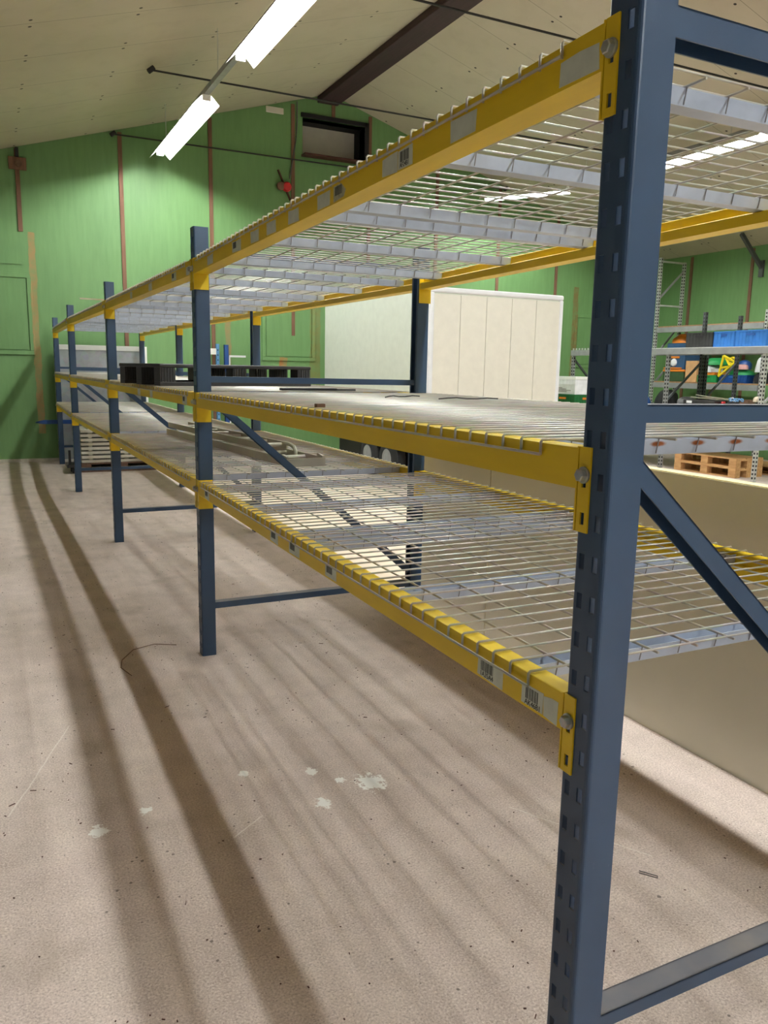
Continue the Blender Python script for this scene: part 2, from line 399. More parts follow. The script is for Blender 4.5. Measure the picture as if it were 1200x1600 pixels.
# ------------------------------------------------------------------ room shell
YG, XR, XL, YB = 11.45, 11.0, -2.5, -9.0
RXR, RZR, SL = 4.25, 5.6, 0.3
EZ_R, EZ_L = RZR-SL*(XR-RXR), RZR-SL*(RXR-XL)
struct(MB().box(XL-.2, XR+.2, YB-.2, YG+.2, -0.15, 0), 'floor', M['floor'])
T = 0.15
mb = MB(); mb.prism([(RXR, RZR), (XR+.3, EZ_R-.09), (XR+.3, EZ_R-.09+T), (RXR, RZR+T), (XL-.3, EZ_L-.09+T), (XL-.3, EZ_L-.09)], 1, YB-.2, YG+.2)
struct(mb, 'ceiling', M['ceiling'])
# gable wall with a recessed opening high up near the ridge
WX0, WX1, WZ0, WZ1 = 3.78, 4.84, 4.66, 5.20
def roofz(x): return RZR-SL*abs(x-RXR)
mb = MB()
mb.prism([(XL-.2, -.1), (WX0, -.1), (WX0, roofz(WX0)+.05), (XL-.2, EZ_L+.02)], 1, YG, YG+.2)
mb.prism([(WX1, -.1), (XR+.2, -.1), (XR+.2, EZ_R+.02), (WX1, roofz(WX1)+.05)], 1, YG, YG+.2)
mb.prism([(WX0, -.1), (WX1, -.1), (WX1, WZ0), (WX0, WZ0)], 1, YG, YG+.2)
mb.prism([(WX0, WZ1), (WX1, WZ1), (WX1, roofz(WX1)+.05), (RXR, RZR+.05), (WX0, roofz(WX0)+.05)], 1, YG, YG+.2)
struct(mb, 'wall_far', M['gable'])
struct(MB().box(XR, XR+.2, YB-.2, YG+.2, -.1, EZ_R+.02), 'wall_right', M['side'])
struct(MB().box(XL-.2, XL, YB-.2, YG+.2, -.1, EZ_L+.02), 'wall_left', M['dullwall'])
mb = MB(); mb.prism([(XL-.2, -.1), (XR+.2, -.1), (XR+.2, EZ_R+.02), (RXR, RZR+.05), (XL-.2, EZ_L+.02)], 1, YB-.2, YB)
struct(mb, 'wall_back', M['palewall'])
# recessed window: dark reveals, pale board, brown sill
w = struct(MB().box(WX0-.02, WX1+.02, YG+.42, YG+.44, WZ0-.02, WZ1+.02), 'window_1', M['cream'])
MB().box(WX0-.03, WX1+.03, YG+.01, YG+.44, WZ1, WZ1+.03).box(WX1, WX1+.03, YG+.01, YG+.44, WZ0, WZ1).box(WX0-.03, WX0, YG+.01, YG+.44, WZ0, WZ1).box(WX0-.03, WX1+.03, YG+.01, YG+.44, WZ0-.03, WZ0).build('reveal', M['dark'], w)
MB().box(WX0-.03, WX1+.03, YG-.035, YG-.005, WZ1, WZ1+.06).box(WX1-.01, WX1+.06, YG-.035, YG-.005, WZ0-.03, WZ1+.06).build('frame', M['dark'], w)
MB().box(WX0-.02, WX1+.05, YG-.16, YG+.3, WZ0-.035, WZ0-.005).build('sill', M['redwood'], w)
# brown cover laths on the gable and on the right wall
for i, (x, z0, z1) in enumerate(((-0.295, 3.15, 4.21), (1.045, 0.2, 4.6), (2.33, 0.2, 4.98), (3.62, 1.9, 5.36), (4.29, 5.26, 5.5), (4.93, 1.9, 5.37), (6.2, 1.2, 4.98), (7.48, 0.2, 4.6), (8.79, 0.2, 4.2))):
    struct(MB().box(x-.028, x+.028, YG-.018, YG+.002, z0, z1), 'trim_%d' % (i+1), M['brown'])
for i, y in enumerate((10.28, 8.95, 7.62, 6.29, 4.96)):
    struct(MB().box(XR-.018, XR+.002, y-.028, y+.028, 0.2, EZ_R-.03), 'trim_%d' % (i+20), M['brown'])
struct(MB().box(XL, XR, YG-.012, YG+.002, 0, 0.045), 'baseboard_far', M['skirt'])
# painted-over openings on the gable: raised green rims round flat panels
def rim(name, x0, x1, z0, z1):
    mb = MB(); t = .06
    for b in ((x0, x1, z1-t, z1), (x0, x1, z0, z0+t), (x0, x0+t, z0+t, z1-t), (x1-t, x1, z0+t, z1-t)):
        mb.box(b[0], b[1], YG-.02, YG+.002, b[2], b[3])
    o = struct(mb, name, M['gable'], bevel=.004)
    MB().box(x0+t+.012, x1-t-.012, YG-.012, YG+.001, z0+t+.012, z1-t-.012).build('panel', M['gable'], o)
rim('window_2', -1.75, -0.2, 1.5, 2.6); rim('window_3', 3.1, 4.0, 1.5, 2.66); rim('window_4', 9.3, 10.7, 1.5, 2.5)
struct(MB().bar((XL, YG-.01, 2.72), (-.3, YG-.01, 2.72), .01, .006), 'trim_30', M['gable'])
struct(MB().box(3.19, 3.47, YG-.02, YG+.001, 5.185, 5.275), 'trim_31', M['cream'], bevel=.012)
# ridge beam
tag(MB().box(4.02, 4.36, YB, YG-.001, 5.44, 5.585).build('ridge_beam', M['ridge'], bevel=.01), 'dark brown timber ridge beam running along the peak of the roof', 'beam')
# tie rods
for (y, z, x0, x1, lab) in ((8.6, 4.545, .97, 7.53, 'thin dark tie rod crossing below the roof in front of the gable window'),
                            (5.75, 4.545, .97, 7.53, 'thin dark tie rod crossing below the roof nearest to the camera'),
                            (11.38, 4.55, .95, 7.55, 'thin dark rod running flat along the green gable wall under its small window')):
    r = thing('tie_rod', lab, 'tie rod', (x0, y, z), group='tie rods under the roof')
    MB().tube([(0, 0, 0), (x1-x0, 0, 0)], .011, 8).build('rod', M['cableb'], r)
    for k in (0, x1-x0): MB().tube([(k-.03, 0, -.02), (k+.03, 0, .03)], .028, 10).build('end_plate', M['cableb'], r)

# ------------------------------------------------------------------ lamps
def fixture_mesh(L):
    A = MB(); a = (.045, 0), (.13, -.055); t = .0025
    for s in (-1, 1):
        A.prism([(s*.045, 0), (s*.135, -.092), (s*.1375, -.092), (s*.0475, t)], 1, 0, L)
    A.box(-.046, .046, 0, L, -.0005, .003)
    body = MB().box(-.035, .035, .02, L-.02, -.022, 0)
    return A.mesh('reflector', M['white']), body.mesh('gear_tray', M['white'])
def lampset(row, X, side):
    last = 10.95 if side == 'left' else 9.5
    rail = thing('lighting_rail', 'long grey rail carrying the %s row of strip lamps' % side, 'rail', (X, YB+.5, LZ), group='lighting rails')
    MB().box(-.03, .03, 0, last-(YB+.5), .006, .06).build('rail', M['grey'], rail)
    zr = roofz(X)
    for y in (7.75, 3.7, -.2, -4.0, 10.4) if side == 'left' else (9.3, 6.6, 5.4, 1.5, -2.3):
        MB().tube([(0, y-(YB+.5), .06), (0, y-(YB+.5), zr-LZ+.01)], .004, 6).build('hanging_wire', M['greylight'], rail)
    words = ['farthest', 'second from the gable', 'third from the gable', 'fourth from the gable', 'fifth from the gable']
    for i, (a, b) in enumerate(row):
        L = b-a
        t = thing('strip_lamp', 'glowing fluorescent strip lamp with white flared reflector, %s in the %s row' % (words[i], side), 'lamp', (X, a, LZ), group='fluorescent strip lamps')
        if side == 'right' and i == 0: t.location = (7.5, 9.6, LZ); t.rotation_euler.z = math.radians(33.7)     # hangs crooked
        r, g = fixture_mesh(L); inst('reflector', r, t); inst('gear_tray', g, t)
        for k in (-.022, .022):
            MB().tube([(k, .03, -.038), (k, L-.03, -.038)], .013, 8).build('tube', M['tube'], t, smooth=40)
        for y in (.02, L-.02): MB().box(-.045, .045, y-.012, y+.012, -.055, 0).build('lamp_holder', M['white'], t)
lampset(ROW_L, LX, 'left'); lampset(ROW_R, RX, 'right')

# ------------------------------------------------------------------ long blue and yellow rack
A_, W_, H_, D_ = 0.0657, 0.0651, 2.003, 1.2063
FY = [0.0, 2.7656, 5.5446, 8.3312, 11.0187]
FX = [0.0, 0.0246, 0.0007, -0.0285, 0.0151]
ZT, ZM, ZL = 1.8648, 1.2711, 0.8638
PITCH_S = 0.0655

def post_mesh(name, mirror=False):
    """rolled upright: folded sheet, two columns of slots in the outer face"""
    r = .007; arc = [(r-r*math.sin(t*math.pi/8), r-r*math.cos(t*math.pi/8)) for t in range(0, 5)]
    prof = [(W_, .014), (W_, 0)] + arc                       # (x, y) round the first corner
    nface0 = len(prof)-1
    holes = [(.0115, .0235), (.0425, .0545)]
    ys = [r]+[h for hh in holes for h in hh]+[A_-r]
    prof += [(0, y) for y in ys[1:-1]] + [(0, A_-r)]
    nface1 = len(prof)-1
    prof += [(x, A_-y) for x, y in arc[::-1]][1:] + [(W_, A_), (W_, A_-.014)]
    zs = [0]; z = .035
    while z+.026 < H_-.02: zs += [z, z+.026]; z += PITCH_S
    zs.append(H_)
    vs = []; fs = []; n = len(prof)
    for z in zs:
        for x, y in prof: vs.append((-x if mirror else x, y, z))
    for j in range(len(zs)-1):
        for i in range(n-1):
            k = i-nface0
            if nface0 <= i < nface1 and k in (1, 3) and j % 2 == 1: continue
            fs.append((j*n+i, j*n+i+1, (j+1)*n+i+1, (j+1)*n+i))
    me = bpy.data.meshes.new(name); me.from_pydata(vs, [], fs)
    bm = bmesh.new(); bm.from_mesh(me); bmesh.ops.recalc_face_normals(bm, faces=bm.faces)
    # thicken inward
    bm.to_mesh(me); bm.free(); me.materials.append(M['blue'])
    return me
PF = post_mesh('front_post'); PB = post_mesh('rear_post', True)
def solid(o):
    s = o.modifiers.new('sheet', 'SOLIDIFY'); s.thickness = .0022; s.offset = 0
yc = A_/2
def brace_meshes():
    q = .045
    out = []
    out.append(('floor_brace', MB().chan((W_-.004, yc, .262), (D_-W_+.004, yc, .262), q, .03)))
    out.append(('diagonal_brace', MB().chan((W_-.006, yc, 1.275), (D_-W_+.006, yc, .33), q, .032)))
    out.append(('middle_brace', MB().chan((W_-.004, yc, 1.347), (D_-W_+.004, yc, 1.342), q, .028)))
    out.append(('top_brace', MB().chan((W_-.004, yc, 1.912), (D_-W_+.004, yc, 1.912), q, .042)))
    return [(n, b.mesh(n, M['blue'])) for n, b in out]
BR = brace_meshes()
fl = ['nearest the camera, filling the right of the photo', 'second from the camera', 'in the middle of the row', 'fourth from the camera', 'farthest away, by the green gable wall']
for i in range(5):
    f = thing('upright_frame', 'blue-grey perforated rack frame %s' % fl[i], 'rack frame', (FX[i], FY[i], 0), group='upright frames of the long rack')
    solid(inst('front_post', PF, f)); solid(inst('rear_post', PB, f, (D_, 0, 0)))
    for n, me in BR: inst(n, me, f)

def plate(y0, y1, z0, z1, x0, x1, holes):
    ys = sorted({y0, y1, *[h[0] for h in holes], *[h[1] for h in holes]}); zs = sorted({z0, z1, *[h[2] for h in holes], *[h[3] for h in holes]})
    mb = MB()
    for a, b in zip(ys, ys[1:]):
        for c, d in zip(zs, zs[1:]):
            if any(h[0] <= a and b <= h[1] and h[2] <= c and d <= h[3] for h in holes): continue
            mb.box(x0, x1, a, b, c, d)
    return mb
def connector_mesh(end, mirror):
    """end 0 = at the near post, 1 = at the far post; local y = 0 at the post's side face, beam towards +y (0) or -y (1)"""
    s = -1 if end == 0 else 1
    sx = -1 if mirror else 1
    lo, hi = sorted((0, s*.027))
    h1 = sorted((s*.009, s*.019))
    mb = plate(lo-(.004 if s < 0 else 0)*0, hi, -.134, .002, -.0045, -.0010, [(h1[0], h1[1], -.062, -.052), (h1[0], h1[1], -.122, -.102)])
    lo2, hi2 = sorted((-s*.0025, -s*.0060)); mb.box(-.0045, .062 if end else .05, lo2, hi2, -.134, .002)
    for i, v in enumerate(mb.v): mb.v[i] = (sx*v[0], v[1], v[2])
    me = mb.mesh('connector', M['yellow']); return me
def bolt_mesh(mirror):
    sx = -1 if mirror else 1
    mb = MB().lathe([(.0135, -.0045), (.0135, -.0075)], (0, 0, 0), 0, 20)
    mb.lathe([(.0105, -.0075), (.0105, -.016), (.0085, -.0175)], (0, 0, 0), 0, 6)
    mb.v = [(sx*v[0], v[1], v[2]) for v in mb.v]
    return mb.mesh('bolt', M['bolt'])
CON = {(e, m): connector_mesh(e, m) for e in (0, 1) for m in (False, True)}
BOLT = {m: bolt_mesh(m) for m in (False, True)}
BEAM = {}
def beam_mesh(L, mirror):
    k = (round(L, 3), mirror)
    if k not in BEAM:
        s = -1 if mirror else 1; x = -.003
        poly = [(x, -.066), (x, -.001), (x+.002, 0), (.034, 0), (.036, -.002), (.036, -.034), (.058, -.034), (.060, -.036), (.060, -.066)]
        BEAM[k] = MB().prism([(s*a, b) for a, b in poly], 1, .003, L-.003).mesh('beam_profile', M['yellow'])
    return BEAM[k]
def textmesh(txt, size):
    c = bpy.data.curves.new('t', 'FONT'); c.body = txt; c.size = size; c.extrude = 0.0002; c.space_character = 0.95
    o = bpy.data.objects.new('t', c); COL.objects.link(o); bpy.context.view_layer.update()
    dg = bpy.context.evaluated_depsgraph_get(); me = bpy.data.meshes.new_from_object(o.evaluated_get(dg))
    bpy.data.objects.remove(o); return me
def put_label(beam, y0, y1, kind, txt=None, mirror=False):
    """sticker on the outer face of a beam, local coordinates of the beam"""
    z0, z1 = -.0625, -.0235
    rnd = random.Random(int(y0*1000)); j = lambda: rnd.uniform(-.0025, .0025)
    pts = [(y0+j(), z0+j()), (y1+j(), z0+abs(j())), (y1+j(), z1+j()), ((y0+y1)/2, z1+j()), (y0+j(), z1+j())]
    m = M['dirtylabel'] if kind == 'torn' else M['label']
    if kind == 'torn': pts = [(y0+.012, z0+.004), (y1, z0), (y1, z1), (y0+.03, z1), (y0, z1-.02)]
    l = MB().prism(pts, 0, -.0036, -.0030).build('sticker', m, beam)
    l['label'] = {'blank': 'blank pale sticker', 'torn': 'torn and dirty pale sticker'}.get(kind, 'pale sticker with a barcode')
    if kind in ('bar', 'torn'):
        mb = MB(); w = min(.044, (y1-y0)*.6); y = y1-.010; ye = y-w
        zt, zb = (z1-.003, z0+.014)
        while y > ye:
            b = rnd.choice((.0008, .0008, .0015, .0022)); mb.box(-.0038, -.0035, y-b, y, zb, zt); y -= b+rnd.choice((.0008, .0012, .0018))
        mb.build('barcode', M['ink'], l)
        if txt:
            me = textmesh(txt, .0145); me.materials.clear(); me.materials.append(M['ink'])
            o = bpy.data.objects.new('lettering', me); COL.objects.link(o); o.parent = l
            # text x -> -y, text y -> +z, text z -> -x
            o.matrix_local = Matrix(((0, 0, -1, -.0038), (-1, 0, 0, y1-.008), (0, 1, 0, z0+.003), (0, 0, 0, 1)))

bayw = ['nearest bay', 'second bay', 'third bay', 'farthest bay']
lvn = {ZT: 'top', ZM: 'middle', ZL: 'bottom'}
def lvl_z(z, i, end):       # the near end of the top shelf hangs one notch higher
    return z+.031 if (z == ZT and i == 0 and end == 0) else z+(.006 if (z == ZM and i == 0 and end == 0) else 0)

def wire_deck_mesh():
    mb = MB(); r = .0027; n = 23; p = .0563
    for k in range(n):
        y = k*p; x0, x1 = -.0072, D_+.0072
        mb.tube([(x0, y, -.021), (x0, y, .001), (x0+.0035, y, .0045), (x1-.0035, y, .0045), (x1, y, .001), (x1, y, -.021)], r, 6)
    for x in (-.0125, D_+.0125): mb.tube([(x, -.006, -.0195), (x, (n-1)*p+.006, -.0195)], r, 6)
    for k in range(11):
        x = .088+k*.1035
        mb.tube([(x, -.006, -.0012), (x, (n-1)*p+.006, -.0012)], r*.95, 6)
    return mb.mesh('wire_mesh', M['wire'], 40)
DECKW = wire_deck_mesh()
def channel_mesh(m):
    x0, x1 = .0365, D_-.0365; mb = MB(); t = .0015; w = .042
    poly = [(-w/2-.006, -.0045), (-w/2, -.0045-t), (-w/2+.004, -.032), (w/2-.004, -.032), (w/2, -.0045-t), (w/2+.006, -.0045), (w/2+.006, -.0045-t), (w/2+.0015, -.0075), (w/2-.0025, -.0335), (-w/2+.0025, -.0335), (-w/2-.0015, -.0075), (-w/2-.006, -.0045-t)]
    # trough: two sides and a floor built as thin boxes
    for s in (-1, 1):
        mb.prism([(s*(w/2), -.0045), (s*(w/2+.0018), -.0045), (s*(w/2-.004+.0018), -.0335), (s*(w/2-.004), -.0335)], 0, x0, x1)
    mb.box(x0, x1, -w/2+.004, w/2-.004, -.0335, -.032)
    mb.mark()
    for k in range(11):       # dark rods standing in for wire shadows and reflections on both flanks
        x = .088+k*.1035
        for s in (-1, 1): mb.tube([(x, s*(w/2+.002), -.003), (x-.002, s*(w/2-.0015), -.031)], .0014, 5)
    me = mb.mesh('support_channel', m); me.materials.append(M['wireshade'])
    for p_ in me.polygons:
        if p_.index >= mb.mk: p_.material_index = 1
    return me
CH = channel_mesh(M['chan']); CHR = channel_mesh(M['chanrust'])

BEAMS = {}
for i in range(4):
    ys = FY[i]+A_; L = FY[i+1]-ys; rz = -math.atan2(FX[i+1]-FX[i], FY[i+1]-FY[i])
    for z in (ZT, ZM, ZL):
        za, zb = lvl_z(z, i, 0), lvl_z(z, i, 1); rx = math.atan2(zb-za, L)
        for mirror in (False, True):
            side = 'wall side' if mirror else 'aisle side'
            xb = FX[i]+(D_ if mirror else 0)+(FX[i+1]-FX[i])*A_/(FY[i+1]-FY[i])
            b = thing('shelf_beam', 'yellow steel beam on the %s of the %s shelf, %s' % (side, lvn[z], bayw[i]), 'beam', (xb, ys, za), (rx, 0, rz), 'yellow shelf beams of the long rack')
            inst('beam_profile', beam_mesh(L, mirror), b)
            for e in (0, 1):
                c = inst('connector', CON[(e, mirror)], b, (0, L if e else 0, 0))
                inst('bolt', BOLT[mirror], c, (0, .014 if e else -.014, -.042))
            BEAMS[(i, lvn[z], mirror)] = b
        h = (['near half', 'far half'])
        for k, y0 in enumerate((.098, 1.373)):
            y1 = y0 if i < 3 else y0-(.038, .048)[k]
            d = thing('wire_deck', 'galvanised mesh deck on the %s of the %s shelf, %s' % (h[k], lvn[z], bayw[i]), 'wire deck',
                      (xb-D_, ys+y1, za+(zb-za)*y1/L), (rx, 0, rz), 'wire mesh decks of the long rack')
            d.location.x += (FX[i+1]-FX[i])*y1/L
            inst('wire_mesh', DECKW, d)
            for j, yc_ in enumerate((.060, .585, 1.17)):
                rusty = (z == ZM and i == 0 and k == 0)
                c = inst('support_channel', CHR if rusty else CH, d, (0, yc_, 0))
                if rusty: c['label'] = 'support channel with orange rust spots at the welds'
Y0 = A_
for (a, b, k, t) in ((.076, .171, 'blank', None), (.412, .509, 'blank', None), (.664, .736, 'bar', 'AF24B1'), (.7365, .814, 'blank', None), (1.027, 1.112, 'torn', None),
                     (1.134, 1.23, 'blank', None), (1.378, 1.474, 'blank', None), (1.591, 1.691, 'blank', None), (1.775, 1.873, 'blank', None), (1.993, 2.115, 'bar', None), (2.408, 2.506, 'blank', None)):
    put_label(BEAMS[(0, 'top', False)], a-Y0+.004, b-Y0, k, t)
for (a, b, k, t) in ((.241, .333, 'bar', '1A35A4'), (.121, .184, 'bar', 'AK46B1'), (.077, .1195, 'blank', None), (1.067, 1.154, 'bar', None), (1.371, 1.474, 'bar', None), (1.586, 1.67, 'bar', None), (2.556, 2.641, 'bar', None)):
    put_label(BEAMS[(0, 'bottom', False)], a-Y0+.004, b-Y0, k, t)
Y1 = FY[1]+A_
for (a, b, k) in ((3.122, 3.222, 'bar'), (3.73, 3.822, 'blank'), (4.366, 4.436, 'blank'), (2.845, 2.91, 'blank')): put_label(BEAMS[(1, 'top', False)], a-Y1, b-Y1, k)
for (a, b, k) in ((2.957, 3.052, 'bar'), (3.809, 3.886, 'blank'), (4.2, 4.29, 'blank')): put_label(BEAMS[(1, 'middle', False)], a-Y1, b-Y1, k)

# ------------------------------------------------------------------ things on the rack
# black plastic pallet on the middle shelf
def pallet(name, label, loc, rz, L, Wd, H, mt, cat='pallet', plastic=False, group=None):
    t = thing(name, label, cat, loc, (0, 0, rz), group)
    th = .018 if not plastic else .022
    if plastic:
        MB().box(0, L, 0, Wd, H-th, H).build('top_deck', mt, t, bevel=.006)
    else:
        for k in range(5):
            y = k*(Wd-.12)/4; MB().box(0, L, y, y+(.12 if k % 2 == 0 else .085), H-th, H).build('deck_board', mt, t, bevel=.002)
        for x in (0, L/2-.06, L-.12): MB().box(x, x+.12, 0, Wd, H-2*th, H-th).build('cross_board', mt, t)
    bw = .12 if not plastic else .10
    for x in (0, (L-bw)/2, L-bw):
        for y in (0, (Wd-bw)/2, Wd-bw):
            if plastic:
                b = MB().box(x+.004, x+bw-.004, y+.004, y+bw-.004, .018, H-th)
                for q in range(5): b.box(x+.012+q*bw/6, x+.016+q*bw/6, y, y+bw, .018, H-th)
                b.build('block', mt, t, bevel=.008)
            else: MB().box(x, x+.12, y, y+bw*.8, th, H-2*th).build('block', mt, t, bevel=.002)
    for y in (0, (Wd-bw)/2, Wd-bw): MB().box(0, L, y, y+bw*.85, 0, th).build('bottom_runner', mt, t, bevel=.002)
    return t
DT = .0080      # top of the deck wires above beam top
pallet('plastic_pallet', 'black plastic pallet lying on the middle shelf past the second frame', (.035, 3.70, ZM+DT), math.radians(11), 1.0, .66, .123, M['blackplastic'], plastic=True)
tag(MB().box(0, .30, 0, .05, 0, .012).box(.2, .42, .03, .06, 0, .008).build('rubber_strip', M['rubber'], loc=(.50, 2.95, ZM+DT), bevel=.002), 'black rubber strip lying flat on the middle shelf behind the crossbar', 'strip')
for (x, y, l, a, lab) in ((.62, 2.02, .12, .3, 'short dark curved strap scrap lying on the middle shelf, left one'), (.78, 1.86, .16, -.15, 'long dark curved strap scrap lying on the middle shelf, right one')):
    pts = [(k*l/6*1.6, .02*math.sin(k*.6), .0025+.005*math.sin(k*.9)**2) for k in range(7)]
    o = MB().tube(pts, .0028, 6).build('strap_scrap', M['cableb'], loc=(x, y, ZM+DT)); o.rotation_euler.z = a
    tag(o, lab, 'strap', 'strap scraps on the middle shelf')
tag(MB().box(0, .028, 0, .02, 0, .012).build('wood_chip', M['oldwood'], loc=(.02, 1.26, ZM+DT), bevel=.002), 'small brown wooden block on the edge of the middle shelf', 'block')
# aluminium ladder on the bottom shelf, second bay
LD = thing('ladder', 'aluminium two-section ladder lying flat on the bottom shelf of the second bay', 'ladder', (.565, 3.05, ZL+DT), (0, 0, math.radians(5)))
def rail(x, y0, y1, z0, z1, t=.016): return MB().box(x-t/2, x+t/2, y0, y1, z0, z1)
for x in (0, .21): rail(x, .06, 2.2, .004, .050).build('stile', M['alu'], LD, bevel=.003)
MB().box(-.01, .22, 0, .012, 0, .045).bar((0, .005, .03), (0, .07, .04), .014, .05).bar((.21, .005, .03), (.21, .07, .04), .014, .05).build('foot_bar', M['alu'], LD)
for k in range(8): MB().tube([(0, .22+k*.25, .028), (.21, .22+k*.25, .028)], .013, 8).build('rung', M['alu'], LD)
for x in (.028, .182):
    rail(x, .42, 2.25, .054, .094, .014).build('upper_stile', M['alu'], LD, bevel=.003)
    MB().tube([(x, .44, .086), (x, .37, .085), (x, .32, .074), (x, .30, .05), (x, .30, .02)], .012, 8).build('stile_hook', M['alu'], LD, smooth=40)
for k in range(8): MB().tube([(.028, .48+k*.22, .076), (.182, .48+k*.22, .076)], .011, 8).build('upper_rung', M['alu'], LD)
# small yellow stick projecting over the top shelf, far away
tag(MB().bar((-.16, 5.75, 1.885), (.3, 5.72, 1.878), .012, .010).build('timber_batten', M['creamboard']), 'thin yellow batten lying across the top shelf and sticking out into the aisle', 'batten')

# ------------------------------------------------------------------ behind and beyond the rack
# grey cold-store panels standing upright behind the near bay
def insul(name, label, y0, y1, h, x=1.45, th=.06, lean=0.0, parent=None):
    t = thing(name, label, 'panel', (x, y0, 0), (0, lean, 0), 'insulated panels standing behind the rack')
    L = y1-y0
    MB().box(0, .003, 0, L, 0, h).box(th-.003, th, 0, L, 0, h).build('facing', M['panelgrey'], t)
    MB().box(.003, th-.003, .002, L-.002, .002, h+.004).build('foam_core', M['foam'], t)['label'] = 'pale yellow foam edge'
insul('insulated_panel', 'grey green insulated panel on edge behind the nearest bay, right of the joint', -.9, 2.455, 1.03)
insul('insulated_panel', 'grey green insulated panel on edge behind the rack, left of the joint', 2.462, 3.22, 1.02)
tag(MB().box(0, 1.9, 0, 5.1, 0, .03).build('lit_floor_slab', M['litfloor'], loc=(1.29, 3.3, 0), bevel=.01), 'flat cream slab standing in for brightly lit floor behind the rack', 'panel')  # added slab, its cream colour paints the lamplight on the open floor

# white box trailer
TX0, TX1, TY0, TY1, TZ0, TZ1 = 3.62, 5.47, 7.0, 10.12, .52, 2.31
tr = thing('box_trailer', 'white box trailer with rounded aluminium edges parked behind the rack', 'trailer', (TX0, TY0, 0))
def L_(x0, x1, y0, y1, z0, z1): return MB().box(x0-TX0, x1-TX0, y0-TY0, y1-TY0, z0, z1)
L_(TX0+.01, TX1-.01, TY0+.012, TY1-.01, TZ0, TZ1-.01).build('body', M['creamside'], tr)
f = MB()
xs = [TX0+.05+i*(TX1-TX0-.1)/5 for i in range(6)]
for a, b in zip(xs, xs[1:]): f.box(a-TX0+.003, b-TX0-.003, 0, .012, TZ0+.06, TZ1-.075)
f.build('end_wall', M['cream'], tr, bevel=.002)
MB().box(0.0, TX1-TX0, -.006, .05, TZ1-.06, TZ1).build('top_edge', M['whitetrim'], tr, bevel=.018)
for x in (0, TX1-TX0-.06):
    o = MB().box(x, x+.06, -.006, .05, TZ0, TZ1-.055).build('corner_post', M['whitetrim'], tr, bevel=.018)
MB().box(0, TX1-TX0, .05, TY1-TY0, TZ1-.04, TZ1).build('roof', M['white'], tr, bevel=.015)
L_(TX0+.26, TX1-.26, TY0+.05, TY1, TZ0-.34, TZ0).build('chassis', M['black'], tr)
for x in (.06, TX1-TX0-.22):
    for y in (1.12, 1.70):
        w = MB().lathe([(.13, 0), (.22, .0), (.262, .03), (.27, .08), (.262, .13), (.22, .16)], (x, y, .27), 0, 28).build('wheel', M['rubber'], tr, smooth=40)
        MB().lathe([(.13, -.003), (.12, .006), (.05, -.012), (.02, -.02)], (x, y, .27), 0, 24).build('hub', M['grey'], w, smooth=40)
for x in (.1,):
    MB().prism([(.75, .545), (.78, .57), (2.05, .57), (2.1, .545), (2.1, .5), (.75, .5)], 0, x-.04, x+.14).build('mudguard', M['black'], tr)

# galvanised sheet with white frame leaning by the gable
zs = thing('framed_sheet', 'galvanised steel sheet in a white frame standing against the gable wall', 'sheet', (.03, 11.30, 0))
MB().box(.02, 1.25, .01, .03, .03, 1.60).build('sheet', M['zinc'], zs)
MB().box(0, .035, 0, .045, 0, 1.655).box(1.235, 1.27, 0, .045, 0, 1.655).box(.035, 1.235, 0, .045, 1.585, 1.655).box(.035, 1.235, 0, .045, 0, .04).build('frame', M['white'], zs, bevel=.003)
# stack of pale slatted panels on a dark pallet under the far bay
pallet('wooden_pallet', 'dark wooden pallet on the floor carrying the stacked pale panels', (.2, 10.02, 0), 0, 1.05, .75, .12, M['oldwood'])
ordn = ['lowest', 'second from the bottom', 'third from the bottom', 'fourth from the bottom', 'fifth from the bottom', 'sixth from the bottom', 'seventh from the bottom', 'topmost']
for k in range(8):
    mb = MB(); z = .122+k*.056
    mb.box(.21, 1.28+.02*math.sin(k*2), 10.03+.01*math.cos(k*3), 10.72, z, z+.036)
    for x in (.3, .75, 1.15): mb.box(x, x+.05, 10.06, 10.7, z+.036, z+.056)
    tag(mb.build('pale_board', M['slat']), 'pale board in the stack on the dark pallet, %s' % ordn[k], 'board', 'pale boards stacked under the far bay')
dl = thing('hand_dolly', 'small black dolly beside the stack of pale boards', 'dolly', (.02, 9.9, 0))
MB().box(0, .15, 0, .3, .08, .12).build('platform', M['black'], dl); MB().box(.02, .05, .02, .05, .12, .3).build('handle', M['black'], dl)
for y in (.05, .25): MB().lathe([(.04, 0), (.04, .03)], (.06, y, .04), 0, 14).build('wheel', M['rubber'], dl)
# blue fork-shaped bar
fk = thing('steel_fork', 'blue painted steel fork sticking out sideways at the far end of the rack', 'fork', (-.27, 11.13, .555))
MB().prism([(0, .02), (.1, 0), (.78, 0), (.78, .055), (.12, .055), (.03, .035)], 1, 0, .07).build('tine', M['bluedark'], fk, bevel=.003)
MB().box(.70, .78, .07, .165, -.02, .09).build('bracket', M['bluedark'], fk)
MB().box(.72, .77, .02, .07, -.555, 0).build('prop', M['bluedark'], fk)
